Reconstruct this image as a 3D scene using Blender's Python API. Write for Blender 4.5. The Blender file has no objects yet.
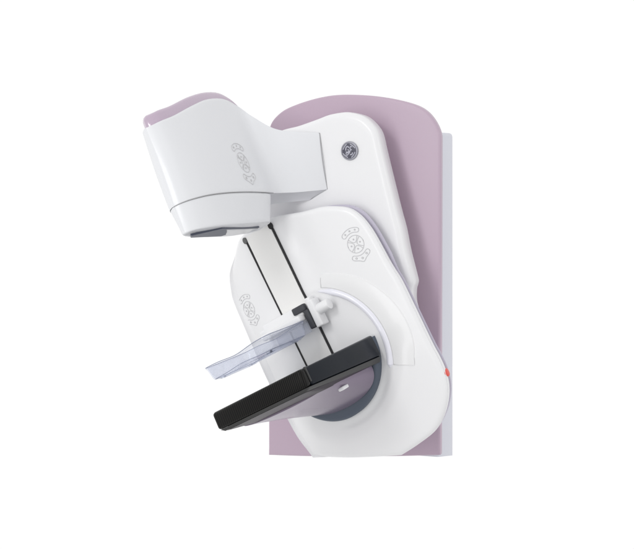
import bpy, bmesh, math, random
from mathutils import Vector
R = math.radians
sc = bpy.context.scene
col = sc.collection

# ------------------------------------------------------------------ frames
YAW = R(30); ROT = R(30)
D = Vector((-math.sin(YAW), -math.cos(YAW), 0))          # towards the patient
L = Vector((-math.cos(YAW), math.sin(YAW), 0))           # sideways, upright machine
Z = Vector((0, 0, 1))
W = math.cos(ROT) * L - math.sin(ROT) * Z                # sideways, rotated C-arm
N = math.cos(ROT) * Z + math.sin(ROT) * L                # up, rotated C-arm
CAMZ = 1.55
HUB = Vector((0.01467, 2.2, CAMZ - 0.62187))             # centre of rotation
def V(s, w, h): return HUB + s * D + w * W + h * N       # rotated C-arm frame
def U(s, l, z): return HUB + s * D + l * L + z * Z       # upright column frame

# ------------------------------------------------------------------ materials
def new_mat(name, base, rough=.4, metal=0., coat=0., trans=0., ior=1.45, noise=0.0, bump=0.0, nscale=40., alpha=1., spec=.5):
    m = bpy.data.materials.new(name); m.use_nodes = True
    nt = m.node_tree; b = nt.nodes['Principled BSDF']
    b.inputs['Base Color'].default_value = (*base, 1)
    b.inputs['Roughness'].default_value = rough
    b.inputs['Metallic'].default_value = metal
    b.inputs['Coat Weight'].default_value = coat
    b.inputs['Coat Roughness'].default_value = .08
    b.inputs['Transmission Weight'].default_value = trans
    b.inputs['IOR'].default_value = ior
    b.inputs['Specular IOR Level'].default_value = spec
    b.inputs['Alpha'].default_value = alpha
    tc = nt.nodes.new('ShaderNodeTexCoord')
    if noise:
        n = nt.nodes.new('ShaderNodeTexNoise'); n.inputs['Scale'].default_value = nscale * .12; n.inputs['Detail'].default_value = 4
        nt.links.new(tc.outputs['Object'], n.inputs['Vector'])
        mr = nt.nodes.new('ShaderNodeMapRange')
        mr.inputs['To Min'].default_value = rough - noise; mr.inputs['To Max'].default_value = rough + noise
        nt.links.new(n.outputs['Fac'], mr.inputs['Value']); nt.links.new(mr.outputs['Result'], b.inputs['Roughness'])
    if bump:
        n = nt.nodes.new('ShaderNodeTexNoise'); n.inputs['Scale'].default_value = nscale * 20
        nt.links.new(tc.outputs['Object'], n.inputs['Vector'])
        bp = nt.nodes.new('ShaderNodeBump'); bp.inputs['Strength'].default_value = bump; bp.inputs['Distance'].default_value = .0005
        nt.links.new(n.outputs['Fac'], bp.inputs['Height']); nt.links.new(bp.outputs['Normal'], b.inputs['Normal'])
    return m
M = {}
M['white'] = new_mat('white_plastic', (.86, .86, .87), .34, noise=.05, bump=.04, coat=.15)
M['head'] = new_mat('head_plastic', (.770, .778, .80), .36, noise=.02, coat=.12)
M['warm'] = new_mat('warm_white_plastic', (.88, .875, .86), .36, noise=.05)
M['pad'] = new_mat('arc_plastic', (.85, .85, .855), .32, noise=.05, coat=.2)
M['ridge'] = new_mat('ridge_plastic', (.86, .86, .93), .2, coat=.4)
M['trim'] = new_mat('trim_plastic', (.55, .52, .62), .35, noise=.05)
M['lilac'] = new_mat('lilac_paint', (.53, .413, .505), .38, noise=.06, bump=.05)
M['lilac_gloss'] = new_mat('lilac_gloss', (.50, .40, .50), .14, noise=.03, coat=.9)
M['column'] = new_mat('column_paint', (.70, .71, .78), .45, noise=.05)
M['line'] = new_mat('engraved_line', (.62, .62, .63), .6)
M['black'] = new_mat('black_rubber', (.012, .012, .014), .5)
M['grey'] = new_mat('grey_rubber', (.13, .13, .13), .5)
M['clamp'] = new_mat('clamp_plastic', (.045, .047, .055), .45, bump=.1)
M['dark'] = new_mat('navy_black_gloss', (.009, .012, .018), .2, noise=.04, spec=.17)
M['chamfer'] = new_mat('chamfer_sheen_grey', (.05, .05, .05), .4, noise=.05, spec=.3)  # the skirt's reflection is put into this lighter grey
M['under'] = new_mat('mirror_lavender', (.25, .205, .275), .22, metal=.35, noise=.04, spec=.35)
M['plum'] = new_mat('plum_gloss', (.028, .020, .030), .4, spec=.15)
M['collar'] = new_mat('slate_plastic', (.085, .105, .14), .5, noise=.05)
M['silver'] = new_mat('silver_metal', (.30, .30, .335), .45, metal=.5)
M['badge_dark'] = new_mat('badge_dark', (.09, .09, .12), .5)
M['badge_light'] = new_mat('badge_light', (.50, .50, .57), .5)
M['red'] = new_mat('red_plastic', (.78, .10, .08), .35)
M['slate'] = new_mat('slate_window', (.075, .085, .12), .35)
M['seam'] = new_mat('shadow_gap', (.40, .40, .41), .6)
M['tab'] = new_mat('tab_white', (.85, .85, .87), .25)
# clear acrylic: tinted see-through sheet with a fresnel gloss
m = bpy.data.materials.new('clear_plastic'); m.use_nodes = True; nt = m.node_tree; nt.nodes.clear()
out = nt.nodes.new('ShaderNodeOutputMaterial'); tr = nt.nodes.new('ShaderNodeBsdfTransparent'); gl = nt.nodes.new('ShaderNodeBsdfGlossy')
df = nt.nodes.new('ShaderNodeBsdfDiffuse'); fr = nt.nodes.new('ShaderNodeFresnel'); mx = nt.nodes.new('ShaderNodeMixShader'); m2 = nt.nodes.new('ShaderNodeMixShader')
tr.inputs['Color'].default_value = (.955, .962, .985, 1); gl.inputs['Roughness'].default_value = .08; gl.inputs['Color'].default_value = (.85, .88, 1, 1)
df.inputs['Color'].default_value = (.76, .78, .84, 1); fr.inputs['IOR'].default_value = 1.35; m2.inputs[0].default_value = .12
nt.links.new(tr.outputs[0], m2.inputs[1]); nt.links.new(df.outputs[0], m2.inputs[2])
fm = nt.nodes.new('ShaderNodeMath'); fm.operation = 'MINIMUM'; fm.inputs[1].default_value = .16; nt.links.new(fr.outputs[0], fm.inputs[0]); nt.links.new(fm.outputs[0], mx.inputs[0]); nt.links.new(m2.outputs[0], mx.inputs[1]); nt.links.new(gl.outputs[0], mx.inputs[2]); nt.links.new(mx.outputs[0], out.inputs['Surface'])
M['clear'] = m
M['rim'] = new_mat('acrylic_edge', (.22, .25, .36), .2)
# carbon fibre: fine diagonal weave
m = new_mat('carbon_fibre', (.01, .01, .011), .35, spec=.14); nt = m.node_tree; b = nt.nodes['Principled BSDF']
tc = nt.nodes.new('ShaderNodeTexCoord'); mp = nt.nodes.new('ShaderNodeMapping')
wv = nt.nodes.new('ShaderNodeTexWave'); wv.bands_direction = 'X'; wv.inputs['Scale'].default_value = 72; wv.inputs['Distortion'].default_value = .4
wv.inputs['Detail'].default_value = 1; wv.inputs['Detail Scale'].default_value = 3
mp.inputs['Rotation'].default_value = (0, R(-17), 0)
nt.links.new(tc.outputs['Object'], mp.inputs['Vector']); nt.links.new(mp.outputs['Vector'], wv.inputs['Vector'])
cr = nt.nodes.new('ShaderNodeValToRGB'); cr.color_ramp.elements[0].color = (.004, .004, .005, 1); cr.color_ramp.elements[1].color = (.022, .021, .018, 1)
cr.color_ramp.elements[0].position = .35; cr.color_ramp.elements[1].position = .95
nt.links.new(wv.outputs['Fac'], cr.inputs['Fac']); nt.links.new(cr.outputs['Color'], b.inputs['Base Color'])
M['carbon'] = m

# ------------------------------------------------------------------ object helpers
WORLD = {}
def link(name, verts, faces, mat, parent, smooth=True, sharp=35):
    c = sum(verts, Vector((0, 0, 0))) / len(verts)
    me = bpy.data.meshes.new(name)
    me.from_pydata([v - c for v in verts], [], faces)
    bm = bmesh.new(); bm.from_mesh(me)
    bmesh.ops.remove_doubles(bm, verts=bm.verts, dist=1e-5)
    bmesh.ops.recalc_face_normals(bm, faces=bm.faces)
    bm.to_mesh(me); bm.free()
    me.materials.append(mat)
    o = bpy.data.objects.new(name, me); col.objects.link(o)
    o.parent = parent
    o.location = c - (WORLD[parent.name] if parent else Vector((0, 0, 0)))
    WORLD[o.name] = c
    if smooth:
        me.polygons.foreach_set('use_smooth', [True] * len(me.polygons))
        me.set_sharp_from_angle(angle=R(sharp))
    return o

class Geo:
    """collects vertices and faces of one mesh"""
    def __init__(g): g.v = []; g.f = []
    def ring(g, pts):
        i = len(g.v); g.v += pts; return list(range(i, i + len(pts)))
    def skin(g, rings, closed=True):
        for a, b in zip(rings, rings[1:]):
            n = len(a)
            for k in range(n if closed else n - 1):
                g.f.append((a[k], a[(k + 1) % n], b[(k + 1) % n], b[k]))
    def cap(g, r): g.f.append(tuple(r))
    def box(g, fn, a, b, r=.003, seg=3):
        """bevelled box between corners a and b in the frame fn"""
        bm = bmesh.new()
        vs = [bm.verts.new((x, y, z)) for x in (a[0], b[0]) for y in (a[1], b[1]) for z in (a[2], b[2])]
        for f in ((0, 1, 3, 2), (4, 6, 7, 5), (0, 4, 5, 1), (2, 3, 7, 6), (0, 2, 6, 4), (1, 5, 7, 3)):
            bm.faces.new([vs[i] for i in f])
        if r: bmesh.ops.bevel(bm, geom=bm.edges[:], offset=r, segments=seg, profile=.5, affect='EDGES')
        g.bm(bm, fn)
    def bm(g, bm, fn):
        bm.verts.index_update(); i = len(g.v)
        g.v += [fn(*v.co) for v in bm.verts]
        g.f += [tuple(i + v.index for v in f.verts) for f in bm.faces]
        bm.free()
    def tube(g, pts, r, seg=6, closed=False, caps=True):
        rings = []; n = len(pts)
        for k, p in enumerate(pts):
            a = pts[(k - 1) % n] if closed or k else p
            b = pts[(k + 1) % n] if closed or k < n - 1 else p
            t = (b - a).normalized()
            x = t.cross(Z if abs(t.z) < .9 else L).normalized(); y = t.cross(x)
            rings.append(g.ring([p + r * (math.cos(q) * x + math.sin(q) * y) for q in [2 * math.pi * j / seg for j in range(seg)]]))
        if closed: rings.append(rings[0])
        g.skin(rings)
        if not closed and caps: g.cap(rings[0]); g.cap(rings[-1])
    def make(g, name, mat, parent, **k): return link(name, g.v, g.f, M[mat], parent, **k)

def spline(pts, n, closed=False):
    """Catmull-Rom through pts, resampled evenly to n points"""
    P = [Vector(p) for p in pts]; m = len(P); out = []
    cnt = m if closed else m - 1
    for i in range(cnt):
        if closed: a, b, c, d = P[i - 1], P[i], P[(i + 1) % m], P[(i + 2) % m]
        else: a, b, c, d = P[max(i - 1, 0)], P[i], P[i + 1], P[min(i + 2, m - 1)]
        for k in range(24):
            t = k / 24
            out.append(.5 * ((2 * b) + (c - a) * t + (2 * a - 5 * b + 4 * c - d) * t * t + (3 * b - a - 3 * c + d) * t ** 3))
    if not closed: out.append(P[-1])
    return resample(out, n, closed)
def resample(out, n, closed):
    pts = out + [out[0]] if closed else out
    acc = [0]
    for a, b in zip(pts, pts[1:]): acc.append(acc[-1] + (b - a).length)
    res = []; j = 0; tot = n if closed else n - 1
    for k in range(n):
        q = acc[-1] * k / tot
        while j < len(acc) - 2 and acc[j + 1] < q: j += 1
        t = (q - acc[j]) / max(acc[j + 1] - acc[j], 1e-9)
        res.append(pts[j].lerp(pts[j + 1], min(t, 1)))
    return res
def inset(P, d):
    n = len(P); out = []
    area = sum(P[i].x * P[(i + 1) % n].y - P[(i + 1) % n].x * P[i].y for i in range(n))
    sg = 1 if area > 0 else -1
    for i in range(n):
        t = (P[(i + 1) % n] - P[i - 1]).normalized()
        out.append(Vector((P[i].x - sg * t.y * d, P[i].y + sg * t.x * d)))
    return out

def plate(name, outline, mat, parent, fn, front, thick, r, n=200, hf=None, c=None, steps=26, raw=False):
    """rounded plate facing the patient; outline in the (sideways, up) plane; hf bends its front"""
    P = [Vector(p) for p in outline] if raw else spline(outline, n, True)
    hf = hf or (lambda w, h: 0.)
    if c is None: c = Vector((sum(p.x for p in P) / len(P), sum(p.y for p in P) / len(P)))
    else: c = Vector(c)
    g = Geo()
    rings = [g.ring([fn(front - thick, p.x, p.y) for p in inset(P, r * .5)]),
             g.ring([fn(front - thick + r * .5, p.x, p.y) for p in P])]
    for k in range(0, 7):
        q = R(90) * k / 6
        I = inset(P, r * (1 - math.cos(q)))
        rings.append(g.ring([fn(front + hf(p.x, p.y) - r * (1 - math.sin(q)), p.x, p.y) for p in I]))
    for k in range(1, steps):
        t = 1 - k / steps
        pp = [c + (p - c) * t for p in I]
        rings.append(g.ring([fn(front + hf(p.x, p.y), p.x, p.y) for p in pp]))
    g.skin(rings)
    ci = len(g.v); g.v.append(fn(front + hf(c.x, c.y), c.x, c.y))
    last = rings[-1]
    for k in range(len(last)): g.f.append((last[k], last[(k + 1) % len(last)], ci))
    g.cap(rings[0])
    return g.make(name, mat, parent, sharp=50)

def cyl(g, p, axis, r, length, seg=40, bev=.0015):
    a = axis.normalized(); x = a.cross(Z if abs(a.z) < .9 else L).normalized(); y = a.cross(x)
    rings = []
    for (d, rr) in ((0, r), (length - bev, r), (length - bev * .3, r - bev * .3), (length, r - bev)):
        rings.append(g.ring([p + a * d + rr * (math.cos(q) * x + math.sin(q) * y) for q in [2 * math.pi * j / seg for j in range(seg)]]))
    g.skin(rings); g.cap(rings[0]); g.cap(rings[-1])

# ------------------------------------------------------------------ the machine
root = bpy.data.objects.new('mammography_machine', None); col.objects.link(root)
root.location = U(-.3, .02, -.42); WORLD[root.name] = root.location.copy()
root['label'] = 'white and lilac mammography machine with tilted arm, clear paddle and black detector'
root['category'] = 'medical machine'

# --- upright column and lilac panel
g = Geo()
cs = [(-.372, -.27, -.350), (-.2365, -.27, -.3075), (-.2365, .30, -.3835), (-.372, .30, -.42)]
bm = bmesh.new()
lo = [bm.verts.new(c) for c in cs]; hi = [bm.verts.new((c[0], c[1], .676)) for c in cs]
bm.faces.new(lo); bm.faces.new(hi[::-1])
for k in range(4): bm.faces.new((lo[k], hi[k], hi[(k + 1) % 4], lo[(k + 1) % 4]))
bmesh.ops.bevel(bm, geom=[e for e in bm.edges if e.verts[0].co.z > .5 or e.verts[1].co.z > .5], offset=.012, segments=5, profile=.5, affect='EDGES')
g.bm(bm, U); g.make('column', 'column', root)

top = [(-.286, .640), (-.2845, .672), (-.269, .707), (-.243, .738), (-.205, .760), (-.134, .780), (-.053, .793), (.048, .799), (.129, .792), (.219, .772), (.281, .748), (.325, .706), (.333, .64)]
tp = spline(top, 90)
side = [Vector((.3315, .64 - (1.057) * k / 40)) for k in range(1, 41)]
bot = [Vector((.3315, -.417)).lerp(Vector((-.284, -.292)), k / 30) for k in range(1, 31)]
up = [Vector((-.284, -.292)).lerp(Vector((-.286, .64)), k / 40) for k in range(1, 40)]
plate('front_panel', list(tp) + side + bot + up, 'lilac', root, U, -.20, .035, .007, raw=True, c=(.02, .2),
      hf=lambda l, z: -.22 * max(0, abs(l - .02) - .06) ** 2)

# --- support arm: the white plate behind
ao = [(-.15, .696), (-.231, .673), (-.297, .657), (-.341, .647), (-.388, .627), (-.413, .608), (-.436, .582), (-.449, .549), (-.452, .514),
      (-.438, .462), (-.422, .403), (-.392, .290), (-.379, .236), (-.358, .170), (-.339, .097), (-.332, .080), (-.318, .066), (-.301, .037), (-.289, -.001),
      (-.26, -.05), (-.15, -.12), (.0, -.14), (.12, -.08), (.17, .05), (.17, .25), (.15, .40), (.10, .50), (.05, .62), (-.04, .69)]
arm = plate('support_arm', ao, 'white', root, V, -.082, .065, .018, n=320, c=(-.15, .25), hf=lambda w, h: -.03 * max(0, -.2 - w))

# round maker's badge
g = Geo(); bc = (-.3505, .513)
def BF(x, y, lift=0): return V(-.0855 + lift, bc[0] - x, bc[1] + y)
# the emblem stands upright on the tilted arm
cb, sb = math.cos(ROT), math.sin(ROT)
def BU(x, y, lift=0): return BF(x * cb + y * sb, y * cb - x * sb, lift)
rr = .0285
cyl(g, BF(0, 0, 0), D, rr, .003, 48, .001)
badge = g.make('badge', 'silver', arm)
g = Geo(); cyl(g, BF(0, 0, .0031), D, rr * .80, .0006, 48, .0002)
def strokes(g, lines, r):
    for ln in lines:
        pts = spline(ln, 14)
        g.tube([BU(p.x * rr, p.y * rr, .0042) for p in pts], r, 6)
g.make('badge_disc', 'badge_dark', arm)
g = Geo()
strokes(g, [
    # script letter G
    [(-.02, .30), (-.12, .46), (-.30, .40), (-.38, .14), (-.30, -.14), (-.12, -.20), (.0, -.02), (-.02, .12), (-.16, .10)],
    [(-.02, .06), (-.04, -.26), (-.20, -.46), (-.36, -.40), (-.30, -.24), (-.06, -.10)],
    # script letter E
    [(.40, .28), (.32, .46), (.16, .42), (.12, .22), (.24, .10), (.12, -.02), (.06, -.24), (.18, -.42), (.36, -.36), (.42, -.16), (.34, -.06)],
    [(.24, .10), (.34, .12)]], .0021)
sw = []
for q in range(4):     # four curls round the rim
    a0 = R(90 * q + 22)
    sw.append([(.74 * math.cos(a0 + t) * (1 - .08 * math.sin(t * 2.6)), .74 * math.sin(a0 + t) * (1 - .08 * math.sin(t * 2.6))) for t in [k * .17 for k in range(7)]])
strokes(g, sw, .0016)
g.tube([BU(.93 * rr * math.cos(q), .93 * rr * math.sin(q), .0034) for q in [2 * math.pi * k / 48 for k in range(48)]], .0007, 6, closed=True)
g.make('badge_monogram', 'badge_light', arm)

# --- gantry body: convex front shell with the rails
def sm(x, k=.03): return .5 * (x + math.sqrt(x * x + k * k)) - k / 2
def hf(w, h):
    r = math.hypot(w + .02, h); ang = math.atan2(h, w + .02)
    s = -.28 * sm(w - .070, .05) - .10 * sm(-.055 - w)
    t = min(max((.203 - r) / .012, 0), 1); s -= .004 * t * t * (3 - 2 * t) * min(max((-w - .03) / .05 + max(0, -h) * 8, 0), 1)
    s += -.010 * math.exp(-((w + .105) / .038) ** 2) * min(max((h - .20) / .12, 0), 1)
    s += .006 * math.exp(-((r - .235) / .03) ** 2) * min(max(-h * 6 - .2, 0), 1)
    return s
bo = [(-.06, .448), (-.152, .417), (-.217, .399), (-.266, .374), (-.295, .352), (-.314, .321), (-.323, .290), (-.328, .255), (-.330, .210), (-.331, .172), (-.333, .142),
      (-.337, .100), (-.336, .031), (-.334, -.043), (-.333, -.093), (-.334, -.125), (-.332, -.162), (-.322, -.201), (-.301, -.237), (-.268, -.271), (-.225, -.297), (-.160, -.312),
      (-.103, -.320), (.187, -.236), (.195, -.209), (.206, -.175), (.212, -.141), (.216, -.100), (.221, -.046), (.225, .025), (.226, .078), (.225, .154),
      (.224, .202), (.222, .285), (.214, .322), (.192, .371), (.152, .406), (.102, .444), (.063, .455), (.031, .457), (-.02, .451)]
# keep the straight cut at the foot crisp
i0 = bo.index((-.103, -.320)); i1 = bo.index((.187, -.236))
A_ = spline(bo[i1:] + bo[:i0 + 1], 260)
cut = [Vector(bo[i0]).lerp(Vector(bo[i1]), k / 30) for k in range(1, 30)]
body = plate('gantry_body', list(A_) + cut, 'white', root, V, 0., .030, .014, raw=True, c=(-.02, .06), hf=hf, steps=60)
# the lower housing behind the shell
P2 = inset(list(A_) + cut, .003)
for p in P2:
    if p.x < -.15 and p.y > .13:
        k = min((-p.x - .15) / .12, 1) * min((p.y - .13) / .05, 1)
        p.x -= .008 * k; p.y += .003 * k
plate('rear_housing', P2, 'trim', root, V, -.0295, .030, .006, raw=True, c=(-.02, .06), hf=lambda w, h: -.28 * sm(w - .07, .05) - .10 * sm(-.055 - w), steps=20)

# rail cover and rail slots
def strip(g, w0, h0, w1, h1, hw, s0, s1, n=40):
    rings = []
    for k in range(n + 1):
        t = k / n; w = w0 + (w1 - w0) * t; h = h0 + (h1 - h0) * t
        rings.append(g.ring([V(hf(w - hw, h) + s0, w - hw, h), V(hf(w - hw, h) + s1, w - hw, h), V(hf(w + hw, h) + s1, w + hw, h), V(hf(w + hw, h) + s0, w + hw, h)]))
    g.skin(rings); g.cap(rings[0]); g.cap(rings[-1])
g = Geo(); strip(g, .009, .438, .003, -.03, .049, -.004, .0025); g.make('rail_cover', 'warm', body)
for (w0, h0, w1, h1) in ((.0635, .425, .050, .0), (-.0455, .420, -.050, .0)):
    g = Geo(); strip(g, w0, h0, w1, h1, .0030, -.003, .0034); g.make('rail_slot', 'black', body)
for (w, h, mt, rx) in ((.066, .430, 'grey', .0085), (-.0435, .427, 'black', .0090)):
    g = Geo()
    rings = []
    for d, k in ((0, 1), (.006, 1), (.0075, .8)):
        rings.append(g.ring([V(hf(w, h) + d, w + rx * k * math.cos(q) * .85, h + rx * 1.25 * k * math.sin(q)) for q in [2 * math.pi * j / 32 for j in range(32)]]))
    g.skin(rings); g.cap(rings[0]); g.cap(rings[-1]); g.make('rail_end_cap', mt, body)

# raised arc guard round the hub, with its bright inner ridge
HC = (-.02, 0.)
def arc_pt(r, a): return HC[0] - r * math.cos(a), HC[1] + r * math.sin(a)
ao_ = [(.249, 62.6), (.257, 50), (.265, 38), (.271, 26.3), (.276, 15), (.279, 6.3), (.280, -1.8), (.279, -11.4), (.273, -20)]
ring_o = [Vector(arc_pt(r, R(a))) for r, a in ao_]
a0, a1 = 66, -27
outl = [Vector(arc_pt(.207, R(a0 + (a1 - a0) * k / 60))) for k in range(61)]
outer = spline([Vector(arc_pt(.262, R(-26)))] + ring_o[::-1] + [Vector(arc_pt(.238, R(66)))], 80)
loop = outl + list(outer)
loop = resample(loop, 260, True)
n = len(loop); g = Geo()
lay = [(0, -.004), (0, .0005), (.0009, .0016), (.003, .0022)]
rings = []
for d, z in lay:
    I = inset(loop, d)
    for _ in range(2): I = [(I[i - 1] + I[i] * 2 + I[(i + 1) % n]) / 4 for i in range(n)]
    rings.append(g.ring([V(hf(p.x, p.y) + z, p.x, p.y) for p in I]))
g.skin(rings)
# bridge the top surface between the inner and outer edges
top_in = I
m = 60
def closest(t, inner):
    a = R(a0 + (a1 - a0) * t)
    if inner: return Vector(arc_pt(.2105, a))
    # outer radius by angle
    aa = math.degrees(a); rs = ao_[0][0]
    for (r0_, b0), (r1_, b1) in zip(ao_, ao_[1:]):
        if b1 <= aa <= b0: rs = r0_ + (r1_ - r0_) * (b0 - aa) / (b0 - b1)
    if aa < ao_[-1][1]: rs = ao_[-1][0]
    return Vector(arc_pt(rs - .0022, a))
rows = []
for k in range(m + 1):
    t = .012 + .976 * k / m
    p, q = closest(t, True), closest(t, False)
    rows.append(g.ring([V(hf(*p.lerp(q, j / 8)) + .0022 + .0012 * math.sin(math.pi * j / 8), *p.lerp(q, j / 8)) for j in range(9)]))
g.skin(rows, closed=False)
g.make('arc_guard', 'pad', body, sharp=60)
g = Geo(); rings = []
for k in range(81):
    a = R(74 + (-30 - 74) * k / 80)
    e = max(.15, min(1, k / 14, (80 - k) / 3))
    sec = []
    for j in range(9):
        q = math.pi * j / 8; w_, h_ = arc_pt(.1985 - .0108 * math.cos(q) * e, a)
        sec.append(V(hf(*arc_pt(.211, a)) - .004 + .0115 * math.sin(q) * e, w_, h_))
    rings.append(g.ring(sec))
g.skin(rings, closed=True); g.cap(rings[0]); g.cap(rings[-1]); g.make('arc_ridge', 'ridge', body)

# emergency stop at the right flank
g = Geo(); rings = []
cyl(g, V(-.036, -.322, -.172), -W, .0115, .0108, 32, .003)
g.make('emergency_button', 'red', body)

# --- engraved key pads
def arcpts(R0, A, B, n): return [(R0 * math.sin(A + (B - A) * k / n), R0 * math.cos(A + (B - A) * k / n)) for k in range(n + 1)]
def pill(R0, A, B, t, flip=1):
    o = arcpts(R0 + t, A, B, 14); i_ = arcpts(R0 - t, B, A, 14)
    cx, cy = R0 * math.sin(B), R0 * math.cos(B); c2x, c2y = R0 * math.sin(A), R0 * math.cos(A)
    capB = [(cx + t * math.sin(B + q), cy + t * math.cos(B + q)) for q in [math.pi * k / 8 for k in range(1, 8)]]
    capA = [(c2x + t * math.sin(A + math.pi + q), c2y + t * math.cos(A + math.pi + q)) for q in [math.pi * k / 8 for k in range(1, 8)]]
    return [(x, y * flip) for x, y in o + capB + i_ + capA]
def keypad(name, fn, parent, k, r, mat='line', gap=1.62):
    g = Geo()
    def put(line, closed=False, rad=r): g.tube([fn(x * k, y * k) for x, y in line], rad, 6, closed=closed)
    circ = [(math.sin(q), math.cos(q)) for q in [2 * math.pi * j / 48 for j in range(48)]]
    put(circ, True)
    for c in range(4):
        a = R(90 * c)
        pts = []
        for q in range(13):
            t = -1 + 2 * q / 12
            y = .20 + .62 * abs(t) ** 1.8; x = .60 * t
            pts.append((x * math.cos(a) + y * math.sin(a), -x * math.sin(a) + y * math.cos(a)))
        put(pts)
        d = .58; cx, cy = d * math.sin(a), d * math.cos(a)
        put([(cx + .07 * math.sin(q), cy + .07 * math.cos(q)) for q in [2 * math.pi * j / 8 for j in range(8)]], True)
    put(pill(gap, R(-32), R(32), .27), True)
    for A in (-24, 0, 24):
        cx, cy = gap * math.sin(R(A)), gap * math.cos(R(A))
        put([(cx + .08 * math.sin(q), cy + .08 * math.cos(q)) for q in [2 * math.pi * j / 8 for j in range(8)]], True)
    low = pill(gap, R(-34), R(34), .27, -1)
    # outward bulge in the middle of the lower pad
    low2 = []
    for x, y in low:
        rr_ = math.hypot(x, y); A = math.atan2(x, -y)
        if rr_ > gap + .1: y -= .26 * math.exp(-(A / .17) ** 2)
        low2.append((x, y))
    put(low2, True)
    for A in (-25, 0, 25):
        cx, cy = (gap + (.12 if A == 0 else 0)) * math.sin(R(A)), -(gap + (.12 if A == 0 else 0)) * math.cos(R(A))
        put([(cx + .10 * math.sin(q), cy + .10 * math.cos(q)) for q in [2 * math.pi * j / 8 for j in range(8)]], True)
    return g.make(name, mat, parent)
keypad('keypad', lambda x, y: V(hf(-.266 - x, .252 + y) + .0001, -.266 - x, .252 + y), body, .0255, .0011)
keypad('keypad', lambda x, y: V(hf(.180 - x, .243 + y) + .0001, .180 - x, .243 + y), body, .0255, .0011)

# --- tube head: shell with arm, collimator ring, lilac lid
# right-hand points (s, w, h) of the lower edge and of the upper edge, nose first
Bp = [(.399, -.045, .520), (.399, -.051, .520), (.390, -.068, .520), (.366, -.086, .520), (.316, -.103, .520), (.245, -.113, .518), (.160, -.120, .512), (.085, -.124, .504),
      (.036, -.122, .500), (.0, -.132, .493), (-.032, -.160, .478), (-.0815, -.226, .449)]
Tp = [(.377, -.045, .757), (.376, -.052, .756), (.364, -.069, .757), (.342, -.083, .762), (.295, -.095, .774), (.210, -.108, .804), (.130, -.112, .828), (.050, -.113, .833),
      (.005, -.120, .806), (-.010, -.146, .750), (-.036, -.192, .678), (-.0815, -.288, .612)]
def param_spline(P, n_per=10):
    P = [Vector(p) for p in P]; out = []
    for i in range(len(P) - 1):
        a, b, c, d = P[max(i - 1, 0)], P[i], P[i + 1], P[min(i + 2, len(P) - 1)]
        for k in range(n_per):
            t = k / n_per
            out.append(.5 * ((2 * b) + (c - a) * t + (2 * a - 5 * b + 4 * c - d) * t * t + (3 * b - a - 3 * c + d) * t ** 3))
    out.append(P[-1]); return out
CW = -.045
def far(p, k=1.):
    t = min(max((.06 - p.x) / .14, 0), 1)
    return CW + (CW - p.y) * k if t == 0 else (CW + (CW - max(p.y, -.125)) * k) * (1 - t) + (-.155) * t
def mirror(P, k=1.): return P + [Vector((p.x, far(p, k), p.z)) for p in P[::-1][:-1]]
Bs, Ts = param_spline(Bp), param_spline(Tp)
Bl, Tl = mirror(Bs), mirror(Ts)
nh = len(Bs)
g = Geo(); rings = []
def collapse(P, t, dh=0, inset_s=0):
    out = []; n_ = len(P)
    for i, p in enumerate(P):
        j = (n_ - i) % n_                                  # the opposite point of the loop
        mid = (p.y + P[j].y) / 2 if i else p.y
        out.append(V(p.x - inset_s, mid + (p.y - mid) * t, p.z + dh))
    return out
# bottom face, then walls with a gentle belly, then rounded rim and top
rings.append(g.ring(collapse(Bl, 0, .004)))
rings.append(g.ring(collapse(Bl, .55, .004)))
rings.append(g.ring(collapse(Bl, .93, .001)))
rings.append(g.ring(collapse(Bl, .985, .0)))
for k in range(0, 25):
    t = k / 24; bel = .003 * math.sin(math.pi * t)
    pts = []
    for p, q in zip(Bl, Tl):
        v = p.lerp(q, .012 + t * .97); sg = 1 if v.y > CW else -1
        pts.append(V(v.x, v.y + sg * bel, v.z))
    rings.append(g.ring(pts))
rings.append(g.ring(collapse(Tl, .985, .002)))
rings.append(g.ring(collapse(Tl, .955, .003)))
for t in (.8, .6, .4, .2, .0): rings.append(g.ring(collapse(Tl, t, .003)))
g.skin(rings)
head = g.make('tube_head', 'head', root, sharp=60)

# lilac lid, rising above the white rim
g = Geo(); rings = []
idx = list(range(0, nh - 19))
half = [Ts[i] for i in idx]
LB = mirror(half)
def lidh(p):
    t = min(max((p.x + .020) / .030, 0), 1); return (.032 + .010 * min(max((p.x - .15) / .2, 0), 1)) * t * t * (3 - 2 * t)
def lidp(P, t, f, ins):
    out = []
    for p in P:
        s = p.x - ins * min(max((p.x - .2) / .19, 0), 1)
        out.append(V(s, CW + (p.y - CW) * t, p.z + lidh(p) * f))
    return out
for t, f, ins in ((.90, -.25, .016), (.90, .3, .016), (.89, .75, .017), (.85, .95, .020), (.77, 1.03, .025), (.6, 1.10, .03), (.4, 1.14, .04), (.2, 1.16, .05), (.0, 1.17, .055)):
    rings.append(g.ring(lidp(LB, t, f, ins)))
g.skin(rings); g.cap(rings[0]); g.make('lid', 'lilac_gloss', head, sharp=60)

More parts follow.
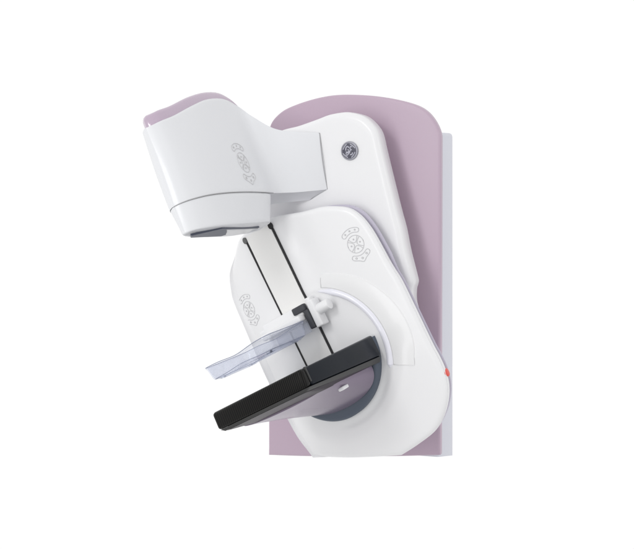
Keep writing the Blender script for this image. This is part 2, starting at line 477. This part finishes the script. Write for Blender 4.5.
# collimator housing below the seam
Cb = [(.403, -.045, .440), (.402, -.052, .440), (.391, -.067, .439), (.367, -.081, .436), (.316, -.096, .431), (.245, -.104, .425), (.170, -.107, .420), (.110, -.106, .419), (.088, -.098, .418), (.081, -.08, .418), (.079, -.06, .418), (.079, -.045, .418)]
Ct = [(.398, -.045, .518), (.398, -.051, .518), (.389, -.067, .518), (.365, -.085, .518), (.315, -.102, .518), (.244, -.112, .516), (.159, -.119, .510), (.085, -.1225, .502), (.047, -.116, .498), (.036, -.09, .498), (.034, -.06, .498), (.034, -.045, .498)]
cb_, ct_ = [P + [Vector((p.x, CW + (CW - p.y) * k, p.z + dz * min(1, (CW - p.y) / .06))) for p in P[::-1][:-1]] for P, k, dz in ((param_spline(Cb), .72, .010), (param_spline(Ct), 1., 0))]
g = Geo(); rings = [g.ring(collapse(ct_, .9, .001)), g.ring(collapse(ct_, .985))]
for k in range(12):
    t = .01 + .94 * k / 11
    rings.append(g.ring([V(*p.lerp(q, t)) for p, q in zip(ct_, cb_)]))
for k in range(1, 6):
    q = R(90) * k / 5; rings.append(g.ring(collapse(cb_, 1 - .05 * (1 - math.cos(q)), .0045 * (1 - math.sin(q)), .003 * (1 - math.cos(q)))))
for t in (.7, .4, .1): rings.append(g.ring(collapse(cb_, t, .002, .003)))
g.skin(rings); g.cap(rings[0]); g.cap(rings[-1])
g.make('collimator_housing', 'head', head, sharp=60)
# dark exit window with its shield rails
def slab(g, poly, h0, h1):
    tilt = lambda s: .0155 * max(s - .13, 0) / .25
    a = g.ring([V(s, w, h0 + tilt(s)) for s, w in poly]); b_ = g.ring([V(s, w, h1 + tilt(s)) for s, w in poly])
    g.skin([a, b_]); g.cap(a); g.cap(b_)
g = Geo(); slab(g, [(.380, -.046), (.290, -.080), (.110, -.072), (.110, -.064), (.262, -.072), (.228, -.038), (.240, -.030), (.37, -.034)], .417, .4235)
g.make('exit_window', 'slate', head, smooth=False)
g = Geo(); slab(g, [(.29, -.024), (.20, -.022), (.12, -.030), (.12, -.064), (.255, -.070), (.226, -.040)], .420, .4245)
g.make('face_shield_rail', 'white', head, smooth=False)
# dark seams: head to collimator, and arm to plate
g = Geo(); g.tube([V(p.x - .001, CW + (p.y - CW) * .992, p.z - .0005) for p in Bl[:80]], .0016, 6); g.make('seam_line', 'seam', head)
e0, e1 = Bs[-1], Ts[-1]
g = Geo(); g.tube([V(-.0830 + .004 * math.sin(math.pi * k / 20), e0.y + (e1.y - e0.y) * k / 20 - .0005, e0.z + (e1.z - e0.z) * k / 20) for k in range(21)], .0014, 6); g.make('arm_joint_line', 'seam', head)
# key pad on the flank of the head
def flank(s, h):
    best = min(range(nh), key=lambda i: abs(Bs[i].x * .6 + Ts[i].x * .4 - s) if i < nh - 1 else 9)
    def at(i):
        p, q = Bs[i], Ts[i]; t = (h - p.z) / (q.z - p.z); v = p.lerp(q, t); return v, t
    lo_, hi_ = 5, nh - 30
    for _ in range(30):
        mid = (lo_ + hi_) / 2; i = int(mid); f = mid - i
        a, ta = at(i); b__, tb = at(i + 1); v = a.lerp(b__, f); t = ta + (tb - ta) * f
        if v.x > s: lo_ = mid
        else: hi_ = mid
    return V(v.x, v.y - .003 * math.sin(math.pi * min(max((t - .012) / .97, 0), 1)) - .0003, h)
keypad('keypad', lambda x, y: flank(.118 - x * .85 - y * .10, .606 + y * 1.25), head, .0265, .0013, gap=1.70)

# --- compression carriage, knob and clear paddle
g = Geo()
g.box(V, (.004, -.043, .120), (.0462, .112, .172), .006)
g.box(V, (.004, .085, .128), (.036, .138, .160), .006)
g.box(V, (.008, -.088, .090), (.048, -.0640, .172), .005)
g.box(V, (.010, -.074, .150), (.034, -.056, .182), .004)
carr = g.make('paddle_carriage', 'white', root)
g = Geo()
g.box(V, (.030, -.0640, .094), (.0535, -.0465, .152), .004)
g.box(V, (.036, -.058, .150), (.0535, -.012, .171), .004)
g.make('clamp', 'clamp', carr)
g = Geo(); cyl(g, V(.030, -.078, .136), -W, .0165, .050, 40, .004)
g.make('knob', 'white', carr)

# paddle: a shallow clear tray with turned-up walls and a bracket
def rrect(s0, s1, w0, w1, r, k=8, side=12):
    pts = []
    for cx, cy, a in ((s1 - r, w0 + r, -90), (s1 - r, w1 - r, 0), (s0 + r, w1 - r, 90), (s0 + r, w0 + r, 180)):
        for j in range(k + 1):
            q = R(a + 90 * j / k); pts.append((cx + r * math.cos(q), cy + r * math.sin(q)))
    out = []                                             # extra points along the straight sides
    for i, p in enumerate(pts):
        out.append(p)
        if i % (k + 1) == k:
            q = pts[(i + 1) % len(pts)]
            out += [(p[0] + (q[0] - p[0]) * j / side, p[1] + (q[1] - p[1]) * j / side) for j in range(1, side)]
    return out
g = Geo(); rings = []
def sag(w, h): return h + (-.007 if h > .105 else .0045) * math.exp(-((w - .065) / .05) ** 2)
for (e, h) in ((.003, .124), (.003, .1195), (0, .118), (-.005, .094), (-.008, .0860), (-.03, .0800), (-.04, .0795)):
    rings.append(g.ring([V(s, w, sag(w, h)) for s, w in rrect(.068 - e, .268 + e, -.052 - e, .190 + e, .022 + e)]))
inner = []
for (e, h) in ((-.04, .0820), (-.031, .0825), (-.011, .0890), (-.008, .096), (-.003, .120), (.0, .124)):
    inner.append(g.ring([V(s, w, sag(w, h)) for s, w in rrect(.068 - e, .268 + e, -.052 - e, .190 + e, .022 + e)]))
g.skin(rings + inner + [rings[0]])
g.cap(rings[-1]); g.cap(inner[0])
# the face of the closed bottom is the two caps above
pad = g.make('compression_paddle', 'clear', root, sharp=40)
g = Geo()
g.box(V, (.046, -.044, .088), (.0575, .075, .120), .002)
g.make('paddle_bracket', 'clear', pad)
g = Geo(); g.box(V, (.0465, -.045, .1265), (.082, .105, .1440), .004); g.make('paddle_mount', 'white', pad)
g = Geo(); g.tube([V(s, w, sag(w, .1243)) for s, w in rrect(.0655, .2705, -.0545, .1925, .0245)], .0009, 6, closed=True)
g.tube([V(s, w, sag(w, .0862)) for s, w in rrect(.078, .258, -.042, .180, .014)], .0008, 6, closed=True); g.make('paddle_rim', 'rim', pad)

# --- detector
det_w0, det_w1 = -.192, .108
def slope(s): return -.019 * (1 - min(max(s / .395, 0), 1))
VS = lambda s, w, h: V(s, w, h + (slope(s) if h < -.02 else 0))
g = Geo(); g.box(VS, (.002, det_w0, -.038), (.372, det_w1, .006), .007, 4)
det = g.make('detector', 'dark', root)
g = Geo(); g.box(V, (.3725, det_w0 - .0005, -.0385), (.398, det_w1 + .0005, .0065), .008, 4); g.make('carbon_front', 'carbon', det)
# bright corner clip
g = Geo(); g.box(V, (.3685, det_w0 - .002, -.030), (.3735, det_w0 + .004, .0075), .001); g.make('corner_clip', 'chamfer', det)
# sloping lower skirt, then the dark base that slants back under the front edge
def sk(e_side, e_front, h, k): return g.ring([V(s, w, h + k * slope(s)) for s, w in rrect(.004, .395 - e_front, det_w0 + e_side, det_w1 - e_side, .010)])
g = Geo(); rings = [sk(0, 0, -.0385, 1), sk(.001, .001, -.040, 1), sk(.010, .003, -.0455, 1.35), sk(.018, .010, -.046, 1.35)]
g.skin(rings); g.cap(rings[0]); g.cap(rings[-1]); g.make('skirt', 'chamfer', det, sharp=25)
g = Geo(); rings = [sk(.0135, .006, -.0466, 1.25), sk(.030, .105, -.0610, .5), sk(.036, .115, -.0612, .5)]
g.skin(rings); g.cap(rings[0]); g.cap(rings[-1]); g.make('base_plate', 'plum', det, sharp=25)
# bowl-shaped mirrored underside that deepens towards the hub
g = Geo(); rings = []
wc, Rw = -.024, .142
for k in range(41):
    t = k / 40; s = .290 - .255 * t
    dep = .012 + .064 * t; rw = Rw
    sec = []
    for j in range(33):
        q = math.pi * j / 32
        ww = wc - rw * math.cos(q); e = abs(math.sin(q)) ** .8
        sec.append(V(s, ww, -.051 + slope(s) * .9 - dep * e))
    rings.append(g.ring(sec))
g.skin(rings, closed=False)
for r_ in (rings[0], rings[-1]): g.cap(r_)
g.f.append(tuple([r_[0] for r_ in rings] + [r_[-1] for r_ in rings[::-1]]))
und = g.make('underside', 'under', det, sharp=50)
g = Geo()
for k in (0,):
    g.box(lambda s, w, h: V(s, w, h), (.172, -.158, -.0875), (.202, -.140, -.078), .003)
g.make('release_tab', 'tab', det)
# slate collar: lower half of the hub
g = Geo(); rings = []
for d, rr_ in ((-.012, .172), (.022, .172), (.028, .168), (.030, .162)):
    rings.append(g.ring([V(d, HC[0] - rr_ * math.cos(math.pi * j / 64), .0 - rr_ * math.sin(math.pi * j / 64)) for j in range(65)]))
g.skin(rings); g.cap(rings[0]); g.cap(rings[-1]); g.make('hub_collar', 'collar', det, sharp=40)

# ------------------------------------------------------------------ studio light
w = bpy.data.worlds.new('World'); sc.world = w; w.use_nodes = True; nt = w.node_tree
bg = nt.nodes['Background']
tc = nt.nodes.new('ShaderNodeTexCoord'); sp = nt.nodes.new('ShaderNodeSeparateXYZ')
nt.links.new(tc.outputs['Generated'], sp.inputs[0])
mr = nt.nodes.new('ShaderNodeMapRange'); mr.interpolation_type = 'SMOOTHSTEP'
mr.inputs['From Min'].default_value = -.35; mr.inputs['From Max'].default_value = .35
nt.links.new(sp.outputs['Y'], mr.inputs['Value'])
mz = nt.nodes.new('ShaderNodeMapRange'); mz.inputs['From Min'].default_value = -1; mz.inputs['From Max'].default_value = 1
mz.inputs['To Min'].default_value = .58; mz.inputs['To Max'].default_value = .78
nt.links.new(sp.outputs['Z'], mz.inputs['Value'])
mx = nt.nodes.new('ShaderNodeMix'); mx.data_type = 'FLOAT'
nt.links.new(mr.outputs['Result'], mx.inputs['Factor']); nt.links.new(mz.outputs['Result'], mx.inputs['A']); mx.inputs['B'].default_value = 1.02
nt.links.new(mx.outputs['Result'], bg.inputs['Strength']); bg.inputs['Color'].default_value = (1, 1, 1, 1)

def area(name, loc, target, size, power, color=(1, 1, 1)):
    l = bpy.data.lights.new(name, 'AREA'); l.shape = 'RECTANGLE'; l.size, l.size_y = size; l.energy = power; l.color = color
    o = bpy.data.objects.new(name, l); col.objects.link(o); o.location = loc
    o.rotation_euler = (Vector(target) - Vector(loc)).to_track_quat('-Z', 'Y').to_euler()
area('softbox_key', (-2.2, -.6, 3.0), HUB, (1.0, 1.0), 30)
area('added_left_light', (-1.9, -.5, 1.25), HUB, (.6, 1.6), 16)  # added light, brightens the patient-facing surfaces below the head
area('softbox_fill', (2.4, .0, 2.2), HUB, (.8, 1.6), 10, (.97, .97, 1))

# ------------------------------------------------------------------ camera
cam = bpy.data.cameras.new('camera'); co = bpy.data.objects.new('camera', cam); col.objects.link(co)
co.location = (0, 0, CAMZ); co.rotation_euler = (R(90), 0, 0)
cam.sensor_fit = 'HORIZONTAL'; cam.sensor_width = 36; cam.lens = 36 * 750 / 634
cam.shift_y = -(549 / 2 - 150) / 634
cam.clip_end = 100; cam.clip_start = .05
sc.camera = co
sc.render.engine = 'CYCLES'
sc.view_settings.view_transform = 'Standard'; sc.view_settings.look = 'None'; sc.view_settings.exposure = 0; sc.view_settings.gamma = 1
